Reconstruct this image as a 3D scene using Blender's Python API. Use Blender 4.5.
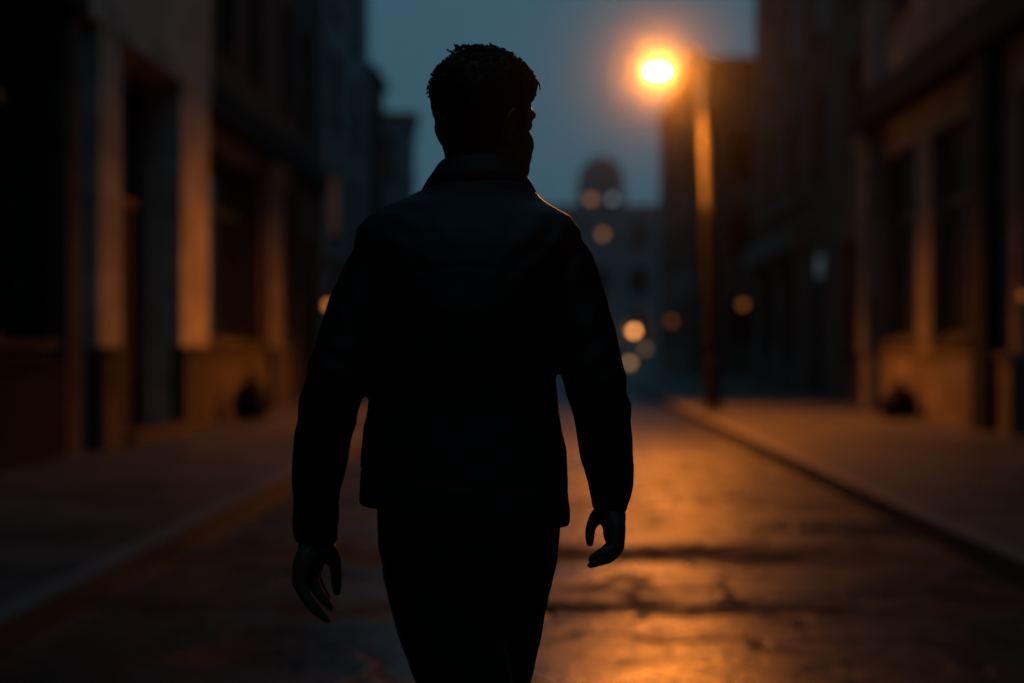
import bpy, bmesh, math, random
from mathutils import Vector, Matrix, noise

rnd = random.Random(7)
R = math.radians
scene = bpy.context.scene
for o in list(bpy.data.objects):
    bpy.data.objects.remove(o)

# ------------------------------------------------------------------ camera, sky, exposure
CAM_H = 1.26
cam_data = bpy.data.cameras.new('camera')
cam = bpy.data.objects.new('camera', cam_data)
scene.collection.objects.link(cam)
scene.camera = cam
cam.location = (0, 0, CAM_H)
cam.rotation_euler = (R(90.18), 0, R(1.33))
cam_data.sensor_width = 36.0
cam_data.lens = 50.0
cam_data.clip_end = 4000
cam_data.dof.use_dof = True
cam_data.dof.focus_distance = 2.54
cam_data.dof.aperture_fstop = 1.42
cam_data.dof.aperture_blades = 0

world = bpy.data.worlds.new('World')
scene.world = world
world.use_nodes = True
wn, wl = world.node_tree.nodes, world.node_tree.links
wn.clear()
w_out = wn.new('ShaderNodeOutputWorld')
w_bg = wn.new('ShaderNodeBackground')
w_sky = wn.new('ShaderNodeTexSky')
w_sky.sky_type = 'NISHITA'
w_sky.sun_disc = False
w_sky.sun_elevation = R(1.0)
w_sky.sun_rotation = R(200)
w_sky.air_density = 1.6
w_sky.dust_density = 2.0
w_sky.ozone_density = 3.0
w_mix = wn.new('ShaderNodeMix')          # thin even cloud over the evening sky
w_mix.data_type = 'RGBA'
w_mix.inputs[0].default_value = 0.85
w_mix.inputs[7].default_value = (0.40, 1.08, 1.50, 1)
wl.new(w_sky.outputs[0], w_mix.inputs[6])
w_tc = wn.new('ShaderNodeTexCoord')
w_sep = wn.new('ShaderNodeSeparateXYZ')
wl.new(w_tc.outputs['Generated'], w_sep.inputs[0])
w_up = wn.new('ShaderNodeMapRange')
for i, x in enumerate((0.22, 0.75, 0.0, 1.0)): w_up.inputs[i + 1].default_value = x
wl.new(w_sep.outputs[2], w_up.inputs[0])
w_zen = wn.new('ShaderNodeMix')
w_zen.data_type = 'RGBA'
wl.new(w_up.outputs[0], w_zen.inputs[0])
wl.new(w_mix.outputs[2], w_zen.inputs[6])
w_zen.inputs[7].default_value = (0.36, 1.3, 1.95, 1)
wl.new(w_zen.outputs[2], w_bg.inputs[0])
w_bg.inputs[1].default_value = 0.1
wl.new(w_bg.outputs[0], w_out.inputs[0])

sun_data = bpy.data.lights.new('sun', 'SUN')
sun_data.energy = 0.008
sun_data.angle = R(60)
sun_data.color = (0.6, 0.8, 1.0)
sun = bpy.data.objects.new('sun', sun_data)
scene.collection.objects.link(sun)
sun.rotation_euler = (R(35), 0, R(-20))

scene.view_settings.view_transform = 'Standard'
scene.view_settings.look = 'None'
scene.view_settings.exposure = 0.0
scene.view_settings.gamma = 1.0
scene.view_settings.use_curve_mapping = False
scene.render.engine = 'CYCLES'
scene.cycles.use_denoising = True
scene.cycles.max_bounces = 6
scene.cycles.volume_bounces = 0
scene.cycles.sample_clamp_indirect = 4.0

# ------------------------------------------------------------------ helpers
ORIG = {}


def tag(o, label=None, cat=None, group=None, kind=None):
    if label: o['label'] = label
    if cat: o['category'] = cat
    if group: o['group'] = group
    if kind: o['kind'] = kind
    return o


def empty(name, loc, label=None, cat=None, group=None):
    o = bpy.data.objects.new(name, None)
    o.empty_display_size = 0.3
    scene.collection.objects.link(o)
    o.location = loc
    ORIG[o.name] = Vector(loc)
    return tag(o, label, cat, group)


def link_mesh(name, me, m, parent=None, smooth=False):
    """me is in world coordinates; it is shifted into its parent's frame"""
    o = bpy.data.objects.new(name, me)
    scene.collection.objects.link(o)
    base = Vector((0, 0, 0))
    if parent:
        base = ORIG[parent.name]
        o.parent = parent
        me.transform(Matrix.Translation(-base))
    ORIG[o.name] = base.copy()
    if m: me.materials.append(m)
    if smooth:
        for p in me.polygons: p.use_smooth = True
    return o


def obj(name, bm, m, parent=None, smooth=False, bevel=0.0):
    if bevel:
        ed = [e for e in bm.edges if len(e.link_faces) == 2 and e.calc_face_angle(0) > 0.5]
        bmesh.ops.bevel(bm, geom=ed, offset=bevel, segments=2, affect='EDGES', clamp_overlap=True)
    bmesh.ops.recalc_face_normals(bm, faces=bm.faces)
    me = bpy.data.meshes.new(name)
    bm.to_mesh(me)
    bm.free()
    return link_mesh(name, me, m, parent, smooth)


def box(bm, x0, x1, y0, y1, z0, z1):
    vs = [bm.verts.new(p) for p in ((x0, y0, z0), (x1, y0, z0), (x1, y1, z0), (x0, y1, z0),
                                    (x0, y0, z1), (x1, y0, z1), (x1, y1, z1), (x0, y1, z1))]
    for f in ((0, 3, 2, 1), (4, 5, 6, 7), (0, 1, 5, 4), (1, 2, 6, 5), (2, 3, 7, 6), (3, 0, 4, 7)):
        bm.faces.new([vs[i] for i in f])


def bridge(bm, rings, cap=True):
    n = len(rings[0])
    for a, b in zip(rings[:-1], rings[1:]):
        for i in range(n):
            j = (i + 1) % n
            bm.faces.new((a[i], a[j], b[j], b[i]))
    if cap:
        bm.faces.new(list(reversed(rings[0])))
        bm.faces.new(rings[-1])


def spow(v, e):
    return math.copysign(abs(v) ** e, v)


def ring_stack(bm, specs, n=40, ex=2.4, frame=None):
    """specs: (cx, cy, z, half_x, half_y[, tilt_x]) horizontal superellipse rings"""
    rings = []
    for s in specs:
        cx, cy, z, hx, hy = s[:5]
        tilt = s[5] if len(s) > 5 else 0.0
        r = []
        for i in range(n):
            a = 2 * math.pi * i / n
            dx = hx * spow(math.cos(a), 2 / ex)
            dy = hy * spow(math.sin(a), 2 / ex)
            p = Vector((cx + dx, cy + dy, z + tilt * dx))
            if frame: p = frame @ p
            r.append(bm.verts.new(p))
        rings.append(r)
    bridge(bm, rings)


def catmull(pts, k):
    out = []
    n = len(pts)
    for i in range(n - 1):
        p0, p1, p2, p3 = pts[max(i - 1, 0)], pts[i], pts[i + 1], pts[min(i + 2, n - 1)]
        for j in range(k):
            t = j / k
            out.append(tuple(0.5 * (2 * b + (c - a) * t + (2 * a - 5 * b + 4 * c - d) * t * t
                                    + (3 * b - a - 3 * c + d) * t ** 3)
                             for a, b, c, d in zip(p0, p1, p2, p3)))
    out.append(tuple(pts[-1]))
    return out


def tube(bm, pts, n=14, k=4, flat=1.0, up=(0, 1, 0), round_ends=True):
    """pts: (x, y, z, r) spine; flat scales the radius along up"""
    sp = catmull(pts, k) if k > 1 else [tuple(p) for p in pts]
    P = [Vector(p[:3]) for p in sp]
    rad = [max(p[3], 1e-4) for p in sp]
    if round_ends:
        d0 = (P[0] - P[1]).normalized()
        d1 = (P[-1] - P[-2]).normalized()
        r0, r1 = rad[0], rad[-1]
        e = ((0.5, 0.87), (0.85, 0.53), (0.98, 0.2))
        P = [P[0] + d0 * r0 * a for a, _ in reversed(e)] + P + [P[-1] + d1 * r1 * a for a, _ in e]
        rad = [r0 * b for _, b in reversed(e)] + rad + [r1 * b for _, b in e]
    rings = []
    up = Vector(up)
    for i, p in enumerate(P):
        t = (P[min(i + 1, len(P) - 1)] - P[max(i - 1, 0)]).normalized()
        v = up - t * up.dot(t)
        if v.length < 0.05:
            v = Vector((1, 0, 0)) - t * t.x
        v.normalize()
        u = t.cross(v)
        rings.append([bm.verts.new(p + u * (rad[i] * math.cos(2 * math.pi * q / n))
                                   + v * (rad[i] * flat * math.sin(2 * math.pi * q / n))) for q in range(n)])
    bridge(bm, rings)


def ball(bm, c, r, seg=14, rings=10):
    rx, ry, rz = (r, r, r) if isinstance(r, (int, float)) else r
    bmesh.ops.create_uvsphere(bm, u_segments=seg, v_segments=rings, radius=1.0,
                              matrix=Matrix.Translation(c) @ Matrix.Diagonal((rx, ry, rz, 1)))


def lathe(bm, c, prof, n=20):
    rings = []
    for r, z in prof:
        rings.append([bm.verts.new((c[0] + r * math.cos(2 * math.pi * i / n),
                                    c[1] + r * math.sin(2 * math.pi * i / n), c[2] + z)) for i in range(n)])
    bridge(bm, rings)


def fused(bm, voxel, smooth_it=4, factor=0.5):
    """one continuous surface out of overlapping volumes"""
    bmesh.ops.recalc_face_normals(bm, faces=bm.faces)
    me = bpy.data.meshes.new('tmp')
    bm.to_mesh(me)
    bm.free()
    o = bpy.data.objects.new('tmp', me)
    scene.collection.objects.link(o)
    md = o.modifiers.new('remesh', 'REMESH')
    md.mode = 'VOXEL'
    md.voxel_size = voxel
    if smooth_it:
        sm = o.modifiers.new('smooth', 'SMOOTH')
        sm.factor = factor
        sm.iterations = smooth_it
    dg = bpy.context.evaluated_depsgraph_get()
    out = bpy.data.meshes.new_from_object(o.evaluated_get(dg))
    bpy.data.objects.remove(o)
    bpy.data.meshes.remove(me)
    return out


# ------------------------------------------------------------------ materials
def mat(name, col, rough=0.8, spec=0.3, metallic=0.0, var=0.0, vscale=3.0, bump=0.0, bscale=40.0, sheen=0.0,
        block=None, coat=0.0):
    m = bpy.data.materials.new(name)
    m.use_nodes = True
    nt = m.node_tree
    N, L = nt.nodes, nt.links
    p = N['Principled BSDF']
    p.inputs['Base Color'].default_value = (*col, 1)
    p.inputs['Roughness'].default_value = rough
    p.inputs['Specular IOR Level'].default_value = spec
    p.inputs['Metallic'].default_value = metallic
    if sheen:
        p.inputs['Sheen Weight'].default_value = sheen
        p.inputs['Sheen Roughness'].default_value = 0.12
    if coat: p.inputs['Coat Weight'].default_value = coat
    geo = N.new('ShaderNodeNewGeometry')
    colour = None
    height = None
    if var:
        tx = N.new('ShaderNodeTexNoise')
        tx.inputs['Scale'].default_value = vscale
        tx.inputs['Detail'].default_value = 7
        L.new(geo.outputs['Position'], tx.inputs['Vector'])
        mr = N.new('ShaderNodeMapRange')
        mr.inputs[1].default_value = 0.3
        mr.inputs[2].default_value = 0.7
        mr.inputs[3].default_value = 1 - var
        mr.inputs[4].default_value = 1 + var
        L.new(tx.outputs[0], mr.inputs[0])
        mx = N.new('ShaderNodeMix')
        mx.data_type = 'RGBA'
        mx.blend_type = 'MULTIPLY'
        mx.inputs[0].default_value = 1
        mx.inputs[6].default_value = (*col, 1)
        L.new(mr.outputs[0], mx.inputs[7])
        colour = mx.outputs[2]
    if block:
        bw, bh, mortar, dark = block
        sep = N.new('ShaderNodeSeparateXYZ')
        L.new(geo.outputs['Position'], sep.inputs[0])
        ad = N.new('ShaderNodeMath')
        ad.operation = 'ADD'
        L.new(sep.outputs[0], ad.inputs[0])
        L.new(sep.outputs[1], ad.inputs[1])
        cb = N.new('ShaderNodeCombineXYZ')
        L.new(ad.outputs[0], cb.inputs[0])
        L.new(sep.outputs[2], cb.inputs[1])
        br = N.new('ShaderNodeTexBrick')
        br.inputs['Scale'].default_value = 1.0
        br.inputs['Brick Width'].default_value = bw
        br.inputs['Row Height'].default_value = bh
        br.inputs['Mortar Size'].default_value = mortar
        br.inputs['Color1'].default_value = (1, 1, 1, 1)
        br.inputs['Color2'].default_value = (0.72, 0.72, 0.72, 1)
        br.inputs['Mortar'].default_value = (dark, dark, dark, 1)
        L.new(cb.outputs[0], br.inputs['Vector'])
        m2 = N.new('ShaderNodeMix')
        m2.data_type = 'RGBA'
        m2.blend_type = 'MULTIPLY'
        m2.inputs[0].default_value = 1
        if colour: L.new(colour, m2.inputs[6])
        else: m2.inputs[6].default_value = (*col, 1)
        L.new(br.outputs['Color'], m2.inputs[7])
        colour = m2.outputs[2]
        iv = N.new('ShaderNodeMath')
        iv.operation = 'SUBTRACT'
        iv.inputs[0].default_value = 1
        L.new(br.outputs['Fac'], iv.inputs[1])
        bb = N.new('ShaderNodeBump')
        bb.inputs['Strength'].default_value = 0.6
        bb.inputs['Distance'].default_value = 0.01
        L.new(iv.outputs[0], bb.inputs['Height'])
        height = bb
        L.new(bb.outputs[0], p.inputs['Normal'])
    if colour: L.new(colour, p.inputs['Base Color'])
    if bump:
        tb = N.new('ShaderNodeTexNoise')
        tb.inputs['Scale'].default_value = bscale
        tb.inputs['Detail'].default_value = 6
        L.new(geo.outputs['Position'], tb.inputs['Vector'])
        b2 = N.new('ShaderNodeBump')
        b2.inputs['Strength'].default_value = bump
        b2.inputs['Distance'].default_value = 0.006
        L.new(tb.outputs[0], b2.inputs['Height'])
        if height: L.new(height.outputs[0], b2.inputs['Normal'])
        L.new(b2.outputs[0], p.inputs['Normal'])
    return m


def glow(name, col, strength):
    m = bpy.data.materials.new(name)
    m.use_nodes = True
    N, L = m.node_tree.nodes, m.node_tree.links
    p = N['Principled BSDF']
    p.inputs['Base Color'].default_value = (*[min(1, c * 0.5) for c in col], 1)
    p.inputs['Emission Color'].default_value = (*col, 1)
    p.inputs['Emission Strength'].default_value = strength
    return m


def wet_ground(name, col, slab=None, r_lo=0.28, r_hi=0.62, cross_lines=False):
    """damp worn paving: patchy gloss, fine grain, cracks"""
    m = bpy.data.materials.new(name)
    m.use_nodes = True
    nt = m.node_tree
    N, L = nt.nodes, nt.links
    p = N['Principled BSDF']
    geo = N.new('ShaderNodeNewGeometry')

    def noise_tex(scale, detail=6, vec=None):
        t = N.new('ShaderNodeTexNoise')
        t.inputs['Scale'].default_value = scale
        t.inputs['Detail'].default_value = detail
        L.new(vec or geo.outputs['Position'], t.inputs['Vector'])
        return t.outputs[0]

    def rng(v, a, b, c, d):
        r = N.new('ShaderNodeMapRange')
        for i, x in enumerate((a, b, c, d)): r.inputs[i + 1].default_value = x
        L.new(v, r.inputs[0])
        return r.outputs[0]

    def mth(op, a, b):
        q = N.new('ShaderNodeMath')
        q.operation = op
        for i, x in enumerate((a, b)):
            if isinstance(x, (int, float)): q.inputs[i].default_value = x
            else: L.new(x, q.inputs[i])
        return q.outputs[0]

    stretch = N.new('ShaderNodeMapping')
    stretch.inputs['Scale'].default_value = (0.55, 1.3, 1)
    L.new(geo.outputs['Position'], stretch.inputs['Vector'])
    patch = noise_tex(0.9, 4, stretch.outputs[0])
    mid = noise_tex(5, 6)
    grain = noise_tex(130, 3)
    mid2 = noise_tex(17, 5)
    damp = rng(patch, 0.38, 0.62, 0, 1)
    colf = mth('MULTIPLY', rng(damp, 0, 1, 1.25, 0.75), rng(mid, 0.3, 0.7, 0.75, 1.25))
    colf = mth('MULTIPLY', colf, rng(grain, 0.35, 0.65, 0.7, 1.3))
    rough = mth('ADD', mth('ADD', rng(damp, 0, 1, r_hi, r_lo), rng(mid, 0.3, 0.7, -0.08, 0.08)), rng(mid2, 0.35, 0.65, -0.07, 0.10))
    # cracks
    wob = N.new('ShaderNodeVectorMath')
    wob.operation = 'ADD'
    wn_ = N.new('ShaderNodeTexNoise')
    wn_.inputs['Scale'].default_value = 1.7
    L.new(geo.outputs['Position'], wn_.inputs['Vector'])
    L.new(geo.outputs['Position'], wob.inputs[0])
    L.new(wn_.outputs['Color'], wob.inputs[1])
    vo = N.new('ShaderNodeTexVoronoi')
    vo.feature = 'DISTANCE_TO_EDGE'
    vo.inputs['Scale'].default_value = 0.75
    L.new(wob.outputs[0], vo.inputs['Vector'])
    crack = rng(vo.outputs['Distance'], 0.006, 0.04, 0, 1)
    height = mth('ADD', mth('MULTIPLY', grain, 0.35), mth('ADD', mth('MULTIPLY', mid, 1.0), mth('MULTIPLY', mid2, 0.9)))
    if cross_lines:
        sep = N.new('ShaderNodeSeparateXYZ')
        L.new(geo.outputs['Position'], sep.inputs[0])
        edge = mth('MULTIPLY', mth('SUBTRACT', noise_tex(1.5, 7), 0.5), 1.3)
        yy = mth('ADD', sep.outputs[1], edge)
        strip_mask = None
        for c, w in ((6.85, 0.2), (8.6, 0.55)):     # darker, rougher strips across the road
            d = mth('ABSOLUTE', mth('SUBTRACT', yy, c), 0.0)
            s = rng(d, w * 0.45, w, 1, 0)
            strip_mask = s if strip_mask is None else mth('MAXIMUM', strip_mask, s)
        colf = mth('MULTIPLY', colf, rng(strip_mask, 0, 1, 1, 0.4))
        rough = mth('ADD', mth('ADD', rough, mth('MULTIPLY', strip_mask, 0.4)), rng(crack, 0, 1, 0.35, 0))
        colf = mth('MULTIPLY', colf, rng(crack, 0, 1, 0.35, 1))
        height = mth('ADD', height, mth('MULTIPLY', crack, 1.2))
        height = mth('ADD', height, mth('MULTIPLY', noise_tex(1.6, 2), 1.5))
    if slab:
        br = N.new('ShaderNodeTexBrick')
        br.offset = 0.5
        br.inputs['Scale'].default_value = 1
        br.inputs['Brick Width'].default_value = slab[0]
        br.inputs['Row Height'].default_value = slab[1]
        br.inputs['Mortar Size'].default_value = 0.008
        br.inputs['Color1'].default_value = (1, 1, 1, 1)
        br.inputs['Color2'].default_value = (0.75, 0.75, 0.75, 1)
        br.inputs['Mortar'].default_value = (0.35, 0.35, 0.35, 1)
        L.new(geo.outputs['Position'], br.inputs['Vector'])
        bw = N.new('ShaderNodeRGBToBW')
        L.new(br.outputs['Color'], bw.inputs[0])
        colf = mth('MULTIPLY', colf, bw.outputs[0])
        height = mth('SUBTRACT', height, mth('MULTIPLY', br.outputs['Fac'], 0.8))
    mx = N.new('ShaderNodeMix')
    mx.data_type = 'RGBA'
    mx.blend_type = 'MULTIPLY'
    mx.inputs[0].default_value = 1
    mx.inputs[6].default_value = (*col, 1)
    L.new(colf, mx.inputs[7])
    L.new(mx.outputs[2], p.inputs['Base Color'])
    L.new(rough, p.inputs['Roughness'])
    p.inputs['Specular IOR Level'].default_value = 0.2
    bp = N.new('ShaderNodeBump')
    bp.inputs['Strength'].default_value = 0.3
    bp.inputs['Distance'].default_value = 0.012
    L.new(height, bp.inputs['Height'])
    L.new(bp.outputs[0], p.inputs['Normal'])
    return m


M = {
    'road': wet_ground('damp_asphalt', (0.024, 0.024, 0.024), cross_lines=True, r_lo=0.24, r_hi=0.44),
    'pave': wet_ground('damp_paving', (0.062, 0.06, 0.057), slab=(0.9, 0.6), r_lo=0.4, r_hi=0.7),
    'ground': mat('far_ground', (0.05, 0.05, 0.05), 0.8, var=0.3, vscale=0.3),
    'kerb': mat('kerb_stone', (0.10, 0.095, 0.088), 0.6, 0.4, var=0.35, vscale=4, bump=0.4, block=(1.0, 3.0, 0.006, 0.3)),
    'stone': mat('pale_stone', (0.42, 0.37, 0.31), 0.8, var=0.25, vscale=1.6, bump=0.3, block=(0.9, 0.42, 0.006, 0.55)),
    'stone2': mat('buff_stone', (0.155, 0.135, 0.115), 0.82, var=0.3, vscale=1.2, bump=0.3, block=(0.7, 0.35, 0.006, 0.55)),
    'plinth': mat('worn_plinth_stone', (0.065, 0.058, 0.052), 0.9, 0.1, var=0.4, vscale=2.0, bump=0.4),
    'dark_wall': mat('dark_wall_paint', (0.02, 0.02, 0.022), 0.9, 0.05, var=0.3, vscale=2, bump=0.3),
    'brick': mat('dark_brick', (0.075, 0.05, 0.042), 0.85, var=0.3, vscale=1.5, bump=0.3, block=(0.23, 0.075, 0.008, 0.7)),
    'brick2': mat('brown_brick', (0.11, 0.068, 0.052), 0.85, var=0.3, vscale=1.2, bump=0.3, block=(0.23, 0.075, 0.008, 0.75)),
    'render': mat('grey_render', (0.2, 0.21, 0.22), 0.85, var=0.25, vscale=0.9, bump=0.2),
    'conc': mat('grey_concrete', (0.17, 0.18, 0.19), 0.85, var=0.25, vscale=0.7, bump=0.2),
    'dark_paint': mat('dark_painted_timber', (0.012, 0.013, 0.015), 0.8, 0.12, var=0.2, vscale=6),
    'frame': mat('window_paint', (0.05, 0.048, 0.045), 0.55, 0.4, var=0.2, vscale=6),
    'metal': mat('painted_metal', (0.09, 0.085, 0.08), 0.45, 0.5, var=0.25, vscale=5),
    'steel': mat('galvanised_steel', (0.13, 0.125, 0.12), 0.55, 0.4, var=0.25, vscale=5),
    'roof': mat('roof_felt', (0.05, 0.05, 0.055), 0.9, var=0.3, vscale=1),
    'glass': mat('dark_glass', (0.006, 0.008, 0.01), 0.08, 0.5, var=0.2, vscale=1.0),
    'dull_glass': mat('dusty_glass', (0.008, 0.009, 0.01), 0.3, 0.35, var=0.3, vscale=1.0),
    'jacket': mat('black_cotton', (0.006, 0.0072, 0.0085), 0.5, 0.36, var=0.25, vscale=9, bump=0.12, bscale=420, sheen=0.3),
    'trousers': mat('black_twill', (0.006, 0.0065, 0.0075), 0.8, 0.2, var=0.25, vscale=9, bump=0.35, bscale=500, sheen=0.4),
    'skin': mat('skin', (0.15, 0.068, 0.042), 0.38, 0.4, var=0.1, vscale=40, bump=0.15, bscale=300),
    'hair': mat('dark_hair', (0.007, 0.005, 0.004), 0.55, 0.25),
    'shoe': mat('black_leather', (0.01, 0.01, 0.01), 0.4, 0.5),
    'bag': mat('black_plastic_bag', (0.008, 0.008, 0.009), 0.9, 0.1, bump=0.6, bscale=12),
}
E_WARM = (1.0, 0.29, 0.05)

# ------------------------------------------------------------------ the ground
KL, KR = -2.22, 2.49          # road side faces of the two kerbs
bm = bmesh.new()
bmesh.ops.create_grid(bm, x_segments=2, y_segments=2, size=1500)
for v in bm.verts: v.co.z = -0.03
tag(obj('ground', bm, M['ground']), kind='structure')

bm = bmesh.new()
vs = [bm.verts.new(p) for p in ((KL - 0.05, -30, 0), (KR + 0.05, -30, 0), (KR + 0.05, 129, 0), (KL - 0.05, 129, 0))]
bm.faces.new(vs)
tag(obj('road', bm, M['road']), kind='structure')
for x0, x1 in ((-16.0, KL - 0.16), (KR + 0.16, 20.0)):
    bm = bmesh.new()
    box(bm, x0, x1, -30, 129, -0.02, 0.126)
    tag(obj('pavement', bm, M['pave']), kind='structure')
for x0, x1 in ((KL - 0.16, KL), (KR, KR + 0.16)):
    bm = bmesh.new()
    box(bm, x0, x1, -30, 129, -0.02, 0.13)
    tag(obj('kerb', bm, M['kerb'], bevel=0.018), kind='structure')


# ------------------------------------------------------------------ buildings
class Face:
    """a facade plane: u along it, v up, w outwards"""
    def __init__(s, o, du, n): s.o, s.du, s.n = Vector(o), Vector(du), Vector(n)
    def p(s, u, v, w=0.0):
        q = s.o + s.du * u + s.n * w
        return (q.x, q.y, v)


def fbox(bm, f, u0, u1, v0, v1, w0, w1):
    c = [f.p(u, v, w) for v in (v0, v1) for (u, w) in ((u0, w0), (u1, w0), (u1, w1), (u0, w1))]
    vs = [bm.verts.new(p) for p in c]
    for q in ((0, 3, 2, 1), (4, 5, 6, 7), (0, 1, 5, 4), (1, 2, 6, 5), (2, 3, 7, 6), (3, 0, 4, 7)):
        bm.faces.new([vs[i] for i in q])


def wall_with_holes(bm, f, u0, u1, v0, v1, holes, depth=0.25):
    us = sorted({u0, u1, *[h[0] for h in holes], *[h[1] for h in holes]})
    vv = sorted({v0, v1, *[h[2] for h in holes], *[h[3] for h in holes]})
    def quad(a, b, c, d): bm.faces.new([bm.verts.new(p) for p in (a, b, c, d)])
    for a, b in zip(us[:-1], us[1:]):
        for c, d in zip(vv[:-1], vv[1:]):
            mu, mv = (a + b) / 2, (c + d) / 2
            if any(h[0] < mu < h[1] and h[2] < mv < h[3] for h in holes): continue
            quad(f.p(a, c), f.p(b, c), f.p(b, d), f.p(a, d))
    for a, b, c, d in [h[:4] for h in holes]:
        quad(f.p(a, c), f.p(a, d), f.p(a, d, -depth), f.p(a, c, -depth))
        quad(f.p(b, c), f.p(b, d), f.p(b, d, -depth), f.p(b, c, -depth))
        quad(f.p(a, c), f.p(b, c), f.p(b, c, -depth), f.p(a, c, -depth))
        quad(f.p(a, d), f.p(b, d), f.p(b, d, -depth), f.p(a, d, -depth))


def window(par, f, u0, u1, v0, v1, cols=1, transom=None, depth=0.25, glass='glass', sill=True, simple=False, lit=None, plab=None):
    bm = bmesh.new()
    t = 0.07 if not simple else 0.1
    w0, w1 = -depth + 0.005, -depth + 0.07
    e = 0.002
    fbox(bm, f, u0 + e, u0 + t, v0 + e, v1 - e, w0, w1)
    fbox(bm, f, u1 - t, u1 - e, v0 + e, v1 - e, w0, w1)
    fbox(bm, f, u0 + t, u1 - t, v0 + e, v0 + t, w0, w1)
    fbox(bm, f, u0 + t, u1 - t, v1 - t, v1 - e, w0, w1)
    for i in range(1, cols):
        u = u0 + (u1 - u0) * i / cols
        fbox(bm, f, u - 0.03, u + 0.03, v0 + t, v1 - t, w0 + 0.004, w1 - 0.006)
    if transom: fbox(bm, f, u0 + t, u1 - t, transom - 0.05, transom + 0.05, w0 + 0.008, w1 + 0.01)
    wo = obj('window', bm, M['frame'], par)
    bm = bmesh.new()
    fbox(bm, f, u0 + 0.02, u1 - 0.02, v0 + 0.02, v1 - 0.02, -depth + 0.015, -depth + 0.027)
    pn = obj('pane', bm, lit or M[glass], wo)
    if plab: pn['label'] = plab
    if sill:
        bm = bmesh.new()
        fbox(bm, f, u0 - 0.08, u1 + 0.08, v0 - 0.09, v0 - 0.003, -depth + 0.08, 0.07)
        obj('sill', bm, M['plinth'], wo)
    return wo


def door(par, f, u0, u1, v0, v1, depth=0.45, leaves=2, fan=0.55, lit=None, plab=None):
    bm = bmesh.new()
    w0, w1 = -depth + 0.006, -depth + 0.1
    fbox(bm, f, u0 + .002, u0 + 0.1, v0, v1 - .002, w0, w1)
    fbox(bm, f, u1 - 0.1, u1 - .002, v0, v1 - .002, w0, w1)
    fbox(bm, f, u0 + 0.1, u1 - 0.1, v1 - 0.1, v1 - .002, w0, w1)
    fbox(bm, f, u0 + 0.1, u1 - 0.1, v1 - fan - 0.1, v1 - fan, w0, w1)
    fr = obj('doorway', bm, M['frame'], par)
    bm = bmesh.new()
    fbox(bm, f, u0 + 0.1, u1 - 0.1, v1 - fan, v1 - 0.1, w0 + .02, w0 + .035)
    pn = obj('fanlight', bm, lit or M['glass'], fr)
    if plab: pn['label'] = plab
    a, b = u0 + 0.1, u1 - 0.1
    for i in range(leaves):
        p0 = a + (b - a) * i / leaves + 0.006
        p1 = a + (b - a) * (i + 1) / leaves - 0.006
        bm = bmesh.new()
        top = v1 - fan - 0.106
        fbox(bm, f, p0, p1, v0 + 0.01, top, w0 + .01, w0 + .05)
        for q0, q1 in ((0.08, 0.32), (0.38, 0.93)):
            fbox(bm, f, p0 + 0.12, p1 - 0.12, v0 + (top - v0) * q0, v0 + (top - v0) * q1, w0 + .053, w0 + .065)
        obj('door', bm, M['dark_paint'], fr)
        hb = bmesh.new()
        hu = p1 - 0.07 if i == 0 else p0 + 0.07
        fbox(hb, f, hu - 0.015, hu + 0.015, v0 + 0.95, v0 + 1.25, w0 + .068, w0 + .1)
        obj('handle', hb, M['metal'], fr)


def building(name, label, x0, x1, y0, y1, H, side, wall, openings, front=(), front_holes=True, cornice='wall', cats='building'):
    """side '+x' or '-x' is the street facade (u = y - y0); the near end wall (u = x - x0) faces the camera"""
    root = empty(name, ((x0 + x1) / 2, (y0 + y1) / 2, 0), label, cats)
    if side == '+x':
        f = Face((x1, y0, 0), (0, 1, 0), (1, 0, 0))
        back = Face((x0, y0, 0), (0, 1, 0), (-1, 0, 0))
    else:
        f = Face((x0, y0, 0), (0, 1, 0), (-1, 0, 0))
        back = Face((x1, y0, 0), (0, 1, 0), (1, 0, 0))
    g = Face((x0, y0, 0), (1, 0, 0), (0, -1, 0))
    far = Face((x0, y1, 0), (1, 0, 0), (0, 1, 0))
    bm = bmesh.new()
    D, W = y1 - y0, x1 - x0
    wall_with_holes(bm, f, 0, D, 0, H, [o[1:5] for o in openings], 0.45)
    wall_with_holes(bm, g, 0, W, 0, H, [o[1:5] for o in front], 0.45)
    wall_with_holes(bm, back, 0, D, 0, H, [])
    wall_with_holes(bm, far, 0, W, 0, H, [])
    bmesh.ops.remove_doubles(bm, verts=bm.verts, dist=0.0005)
    obj('wall', bm, M[wall], root)
    bm = bmesh.new()
    box(bm, x0 + .003, x1 - .003, y0 + .003, y1 - .003, H - 0.25, H - 0.2)
    obj('roof', bm, M['roof'], root)
    bm = bmesh.new()                         # parapet cap
    fbox(bm, f, -0.1, D + 0.1, H - 0.02, H + 0.14, -0.35, 0.16)
    fbox(bm, g, 0.36, W - 0.2, H - 0.02, H + 0.137, -0.35, 0.15)
    obj('cornice', bm, M[wall if cornice == 'wall' else cornice], root, bevel=0.02)
    for ff, lst in ((f, openings), (g, front)):
        for o in lst:
            kw = dict(o[5]) if len(o) > 5 else {}
            if o[0] == 'win': window(root, ff, *o[1:5], **{'depth': 0.25, **kw})
            elif o[0] == 'shop': window(root, ff, *o[1:5], depth=0.4, **kw)
            else: door(root, ff, *o[1:5], **kw)
    return root, f, g


def grid_windows(u_list, w, v_list, h, **kw):
    return [('win', u, u + w, v, v + h, kw) for u in u_list for v in v_list]


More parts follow.
